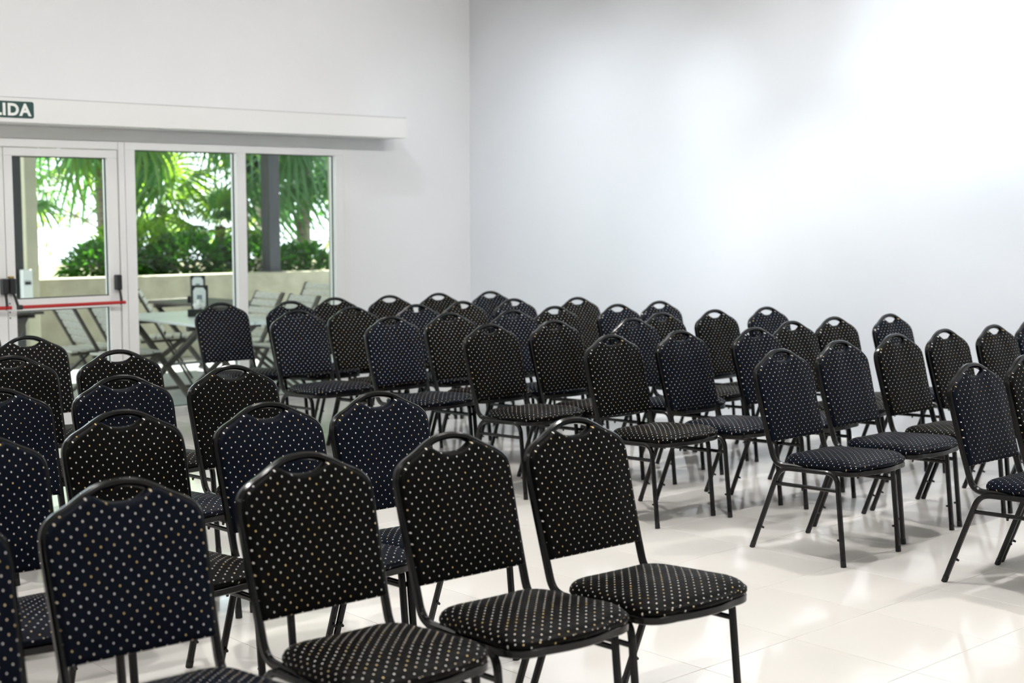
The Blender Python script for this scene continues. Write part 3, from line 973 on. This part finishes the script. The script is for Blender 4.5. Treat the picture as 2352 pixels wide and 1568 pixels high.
# ------------------------------------------------------------------ planting
def leaf_blade(m_, base, dirv, length, width, normal, droop=0.2):
    d = dirv.normalized()
    s = d.cross(normal)
    if s.length < 1e-3: s = d.orthogonal()
    s.normalize()
    nrm = s.cross(d)
    prof = ((0, 0.06), (0.3, 0.9), (0.6, 0.85), (1, 0.0))
    vs_ = []
    for t, w_ in prof:
        p = base + d * (length * t) - Vector((0, 0, droop * length * t * t))
        hw = width * 0.5 * w_
        vs_ += [p - s * hw + nrm * hw * 0.25, p - nrm * hw * 0.1, p + s * hw + nrm * hw * 0.25]
    fs_ = []
    for i in range(3):
        a = i * 3
        fs_ += [(a, a + 1, a + 4, a + 3), (a + 1, a + 2, a + 5, a + 4)]
    m_.add(vs_, fs_)

def shrub(loc, rx, ry, rz_, n, m, label, size=0.12):
    t = empty('garden_shrub', loc)
    tag(t, label, 'shrub', 'shrubs behind the low wall')
    m_ = MB()
    for _ in range(n):
        v = Vector((rng.gauss(0, 1), rng.gauss(0, 1), rng.gauss(0, 1))).normalized()
        r_ = rng.uniform(0.45, 1.0) ** 0.6
        p = Vector((v.x * rx * r_, v.y * ry * r_, rz_ * (0.9 + v.z * r_)))
        d = (v + Vector((rng.uniform(-.8, .8), rng.uniform(-.8, .8), rng.uniform(-.3, .9)))).normalized()
        nn = Vector((rng.uniform(-.6, .6), rng.uniform(-.6, .6), 1))
        leaf_blade(m_, p, d, size * rng.uniform(0.7, 1.4), size * rng.uniform(0.35, 0.6), nn, 0.3)
    f = m_.obj('foliage', m, t)
    f['kind'] = 'stuff'
    s_ = MB()
    for _ in range(7):
        a = rng.uniform(0, 6.28)
        s_.sweep(catmull([(0, 0, -0.25), (0.15 * rx * math.cos(a), 0.15 * ry * math.sin(a), rz_ * 0.5), (0.6 * rx * math.cos(a), 0.6 * ry * math.sin(a), rz_ * 1.3)], 3), octo(0.025, 0.025, 0.006))
    s_.obj('stems', M['trunk'], t)
    return t
GZ = PZ - 0.11
shrubs = [(-12.35, 4.0, 0.62, 'shrub', 0.42, 'glossy dark green shrub behind the door glass'),
          (-12.3, 5.0, 0.66, 'shrub', 0.44, 'glossy dark green shrub in the left of the middle pane'),
          (-12.25, 5.85, 0.62, 'shrub', 0.45, 'glossy dark green shrub in the right of the middle pane'),
          (-11.98, 5.28, 0.45, 'lime', 0.30, 'bright lime green shrub just above the low wall'),
          (-12.3, 6.65, 0.58, 'shrub', 0.40, 'dark green shrub right of the timber post'),
          (-12.8, 4.6, 0.80, 'lime', 0.46, 'yellow green shrub behind the dark ones')]
for x, y, z, m, r_, lab in shrubs:
    shrub((x, y, z - 0.15), r_ * 1.05, r_ * 1.3, r_ * 0.85, 1300 if r_ > 0.35 else 450, M[m], lab, 0.13)

def frond_mesh(nseg, L, droop, m, seed, spread=150):
    r_ = random.Random(seed)
    m_ = MB()
    pl = L * 0.75
    # petiole along +x, arching
    pet = [Vector((pl * t, 0, pl * (0.28 * t - 0.22 * t * t))) for t in (0, .25, .5, .75, 1)]
    m_.sweep(catmull(pet, 2), octo(0.016, 0.012, 0.003))
    hub = pet[-1]
    for i in range(nseg):
        a = R(-spread + 2 * spread * i / (nseg - 1) + r_.uniform(-2, 2))
        ln = L * (0.95 - 0.22 * abs(a) / R(150)) * r_.uniform(0.9, 1.08)
        d = Vector((math.cos(a), math.sin(a), 0.10 + 0.06 * math.cos(a)))
        s = Vector((-math.sin(a), math.cos(a), 0))
        vs_ = []
        for t, w_ in ((0.0, 0.15), (0.35, 0.95), (0.65, 0.75), (0.88, 0.35), (1.0, 0.03)):
            p = hub + d * ln * t - Vector((0, 0, droop * ln * max(0, t - 0.25) ** 2 * 1.6))
            hw = ln * 0.055 * w_
            vs_ += [p - s * hw + Vector((0, 0, hw * 0.35)), p, p + s * hw + Vector((0, 0, hw * 0.35))]
        fs_ = []
        for k in range(4):
            b = k * 3
            fs_ += [(b, b + 1, b + 4, b + 3), (b + 1, b + 2, b + 5, b + 4)]
        m_.add(vs_, fs_)
    return m_.mesh('frond', m)
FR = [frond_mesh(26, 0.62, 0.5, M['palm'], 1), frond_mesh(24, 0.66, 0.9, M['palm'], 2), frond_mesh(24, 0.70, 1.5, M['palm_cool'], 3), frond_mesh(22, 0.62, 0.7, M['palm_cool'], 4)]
def palm(x, y, zc, n, scale, label, kinds, low=-0.5, high=1.2, tr_=0.07):
    t = empty('fan_palm', (x, y, GZ))
    tag(t, label, 'palm', 'fan palms beyond the terrace')
    h = zc - GZ
    k = 14
    vs_path = [Vector((0.02 * math.sin(q * 0.5), 0.02 * math.cos(q * 0.4), h * q / k)) for q in range(k + 1)]
    m_ = MB().sweep(vs_path, [(tr_ * math.cos(a * math.pi / 5), tr_ * math.sin(a * math.pi / 5)) for a in range(10)])
    m_.obj('trunk', M['trunk'], t, smooth=True)
    for i in range(n):
        f = link('frond', FR[kinds[i % len(kinds)]], t)
        az = i * 2.399 + rng.uniform(-.3, .3)
        el = high + (low - high) * ((i + 0.5) / n) + rng.uniform(-.12, .12)
        f.location = (vs_path[-1].x, vs_path[-1].y, h - 0.04 * (i / n))
        f.rotation_euler = (rng.uniform(-.3, .3), -el, az)
        sc = scale * rng.uniform(0.85, 1.15)
        f.scale = (sc, sc, sc)
    return t
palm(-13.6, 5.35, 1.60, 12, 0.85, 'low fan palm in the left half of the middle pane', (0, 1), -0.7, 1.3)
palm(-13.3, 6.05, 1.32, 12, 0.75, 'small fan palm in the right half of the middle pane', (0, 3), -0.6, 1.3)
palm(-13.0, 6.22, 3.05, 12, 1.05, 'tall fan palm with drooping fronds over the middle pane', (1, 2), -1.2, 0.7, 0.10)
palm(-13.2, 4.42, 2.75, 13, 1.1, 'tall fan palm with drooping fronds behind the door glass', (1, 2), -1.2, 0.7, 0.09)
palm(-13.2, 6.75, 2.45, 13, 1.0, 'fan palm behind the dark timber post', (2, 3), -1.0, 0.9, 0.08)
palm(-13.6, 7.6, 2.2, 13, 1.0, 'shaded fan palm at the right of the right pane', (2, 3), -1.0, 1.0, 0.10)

def tree(x, y, h, rad, n, label, m='far_leaf', size=0.16, tr_=0.14):
    t = empty('broadleaf_tree', (x, y, GZ))
    tag(t, label, 'tree', 'trees at the back of the garden')
    s_ = MB().sweep(catmull([(0, 0, 0), (0.08, 0.05, h * 0.35), (-0.05, 0.1, h * 0.7), (0.1, 0, h)], 4), [(tr_ * math.cos(a * math.pi / 5), tr_ * math.sin(a * math.pi / 5)) for a in range(10)])
    s_.obj('trunk', M['trunk'], t, smooth=True)
    b_ = MB()
    m_ = MB()
    for k in range(14):
        a = k * 2.4
        el = rng.uniform(-0.15, 0.8)
        z0 = h * rng.uniform(0.35, 0.9)
        tip = Vector((math.cos(a) * rad, math.sin(a) * rad, z0 + el * rad))
        mid = Vector((math.cos(a) * rad * .5, math.sin(a) * rad * .5, z0 + el * rad * 0.6))
        b_.sweep(catmull([(0, 0, z0), mid, tip], 3), octo(0.03, 0.03, 0.008))
        for _ in range(n // 14):
            q = rng.uniform(0.25, 1.05)
            p = Vector((0, 0, z0)).lerp(tip, q) + Vector((rng.gauss(0, .25), rng.gauss(0, .25), rng.gauss(0, .22)))
            d = Vector((rng.uniform(-1, 1), rng.uniform(-1, 1), rng.uniform(-.9, .4)))
            leaf_blade(m_, p, d, size * rng.uniform(.7, 1.4), size * .5, Vector((rng.uniform(-.7, .7), rng.uniform(-.7, .7), 1)), 0.3)
    b_.obj('branches', M['trunk'], t)
    f = m_.obj('foliage', M[m], t)
    f['kind'] = 'stuff'
tree(-17.5, 6.6, 3.2, 1.7, 300, 'pale sunlit tree far behind the door glass')
tree(-18.5, 9.9, 3.4, 1.8, 300, 'sunlit tree far behind the middle pane')
tree(-15.5, 10.3, 3.0, 1.5, 700, 'shaded tree far behind the right pane', 'shrub')
palm(-14.6, 3.9, 1.75, 10, 0.8, 'pale low fan palm behind the left half of the door glass', (3, 0), -0.6, 1.2, 0.05)
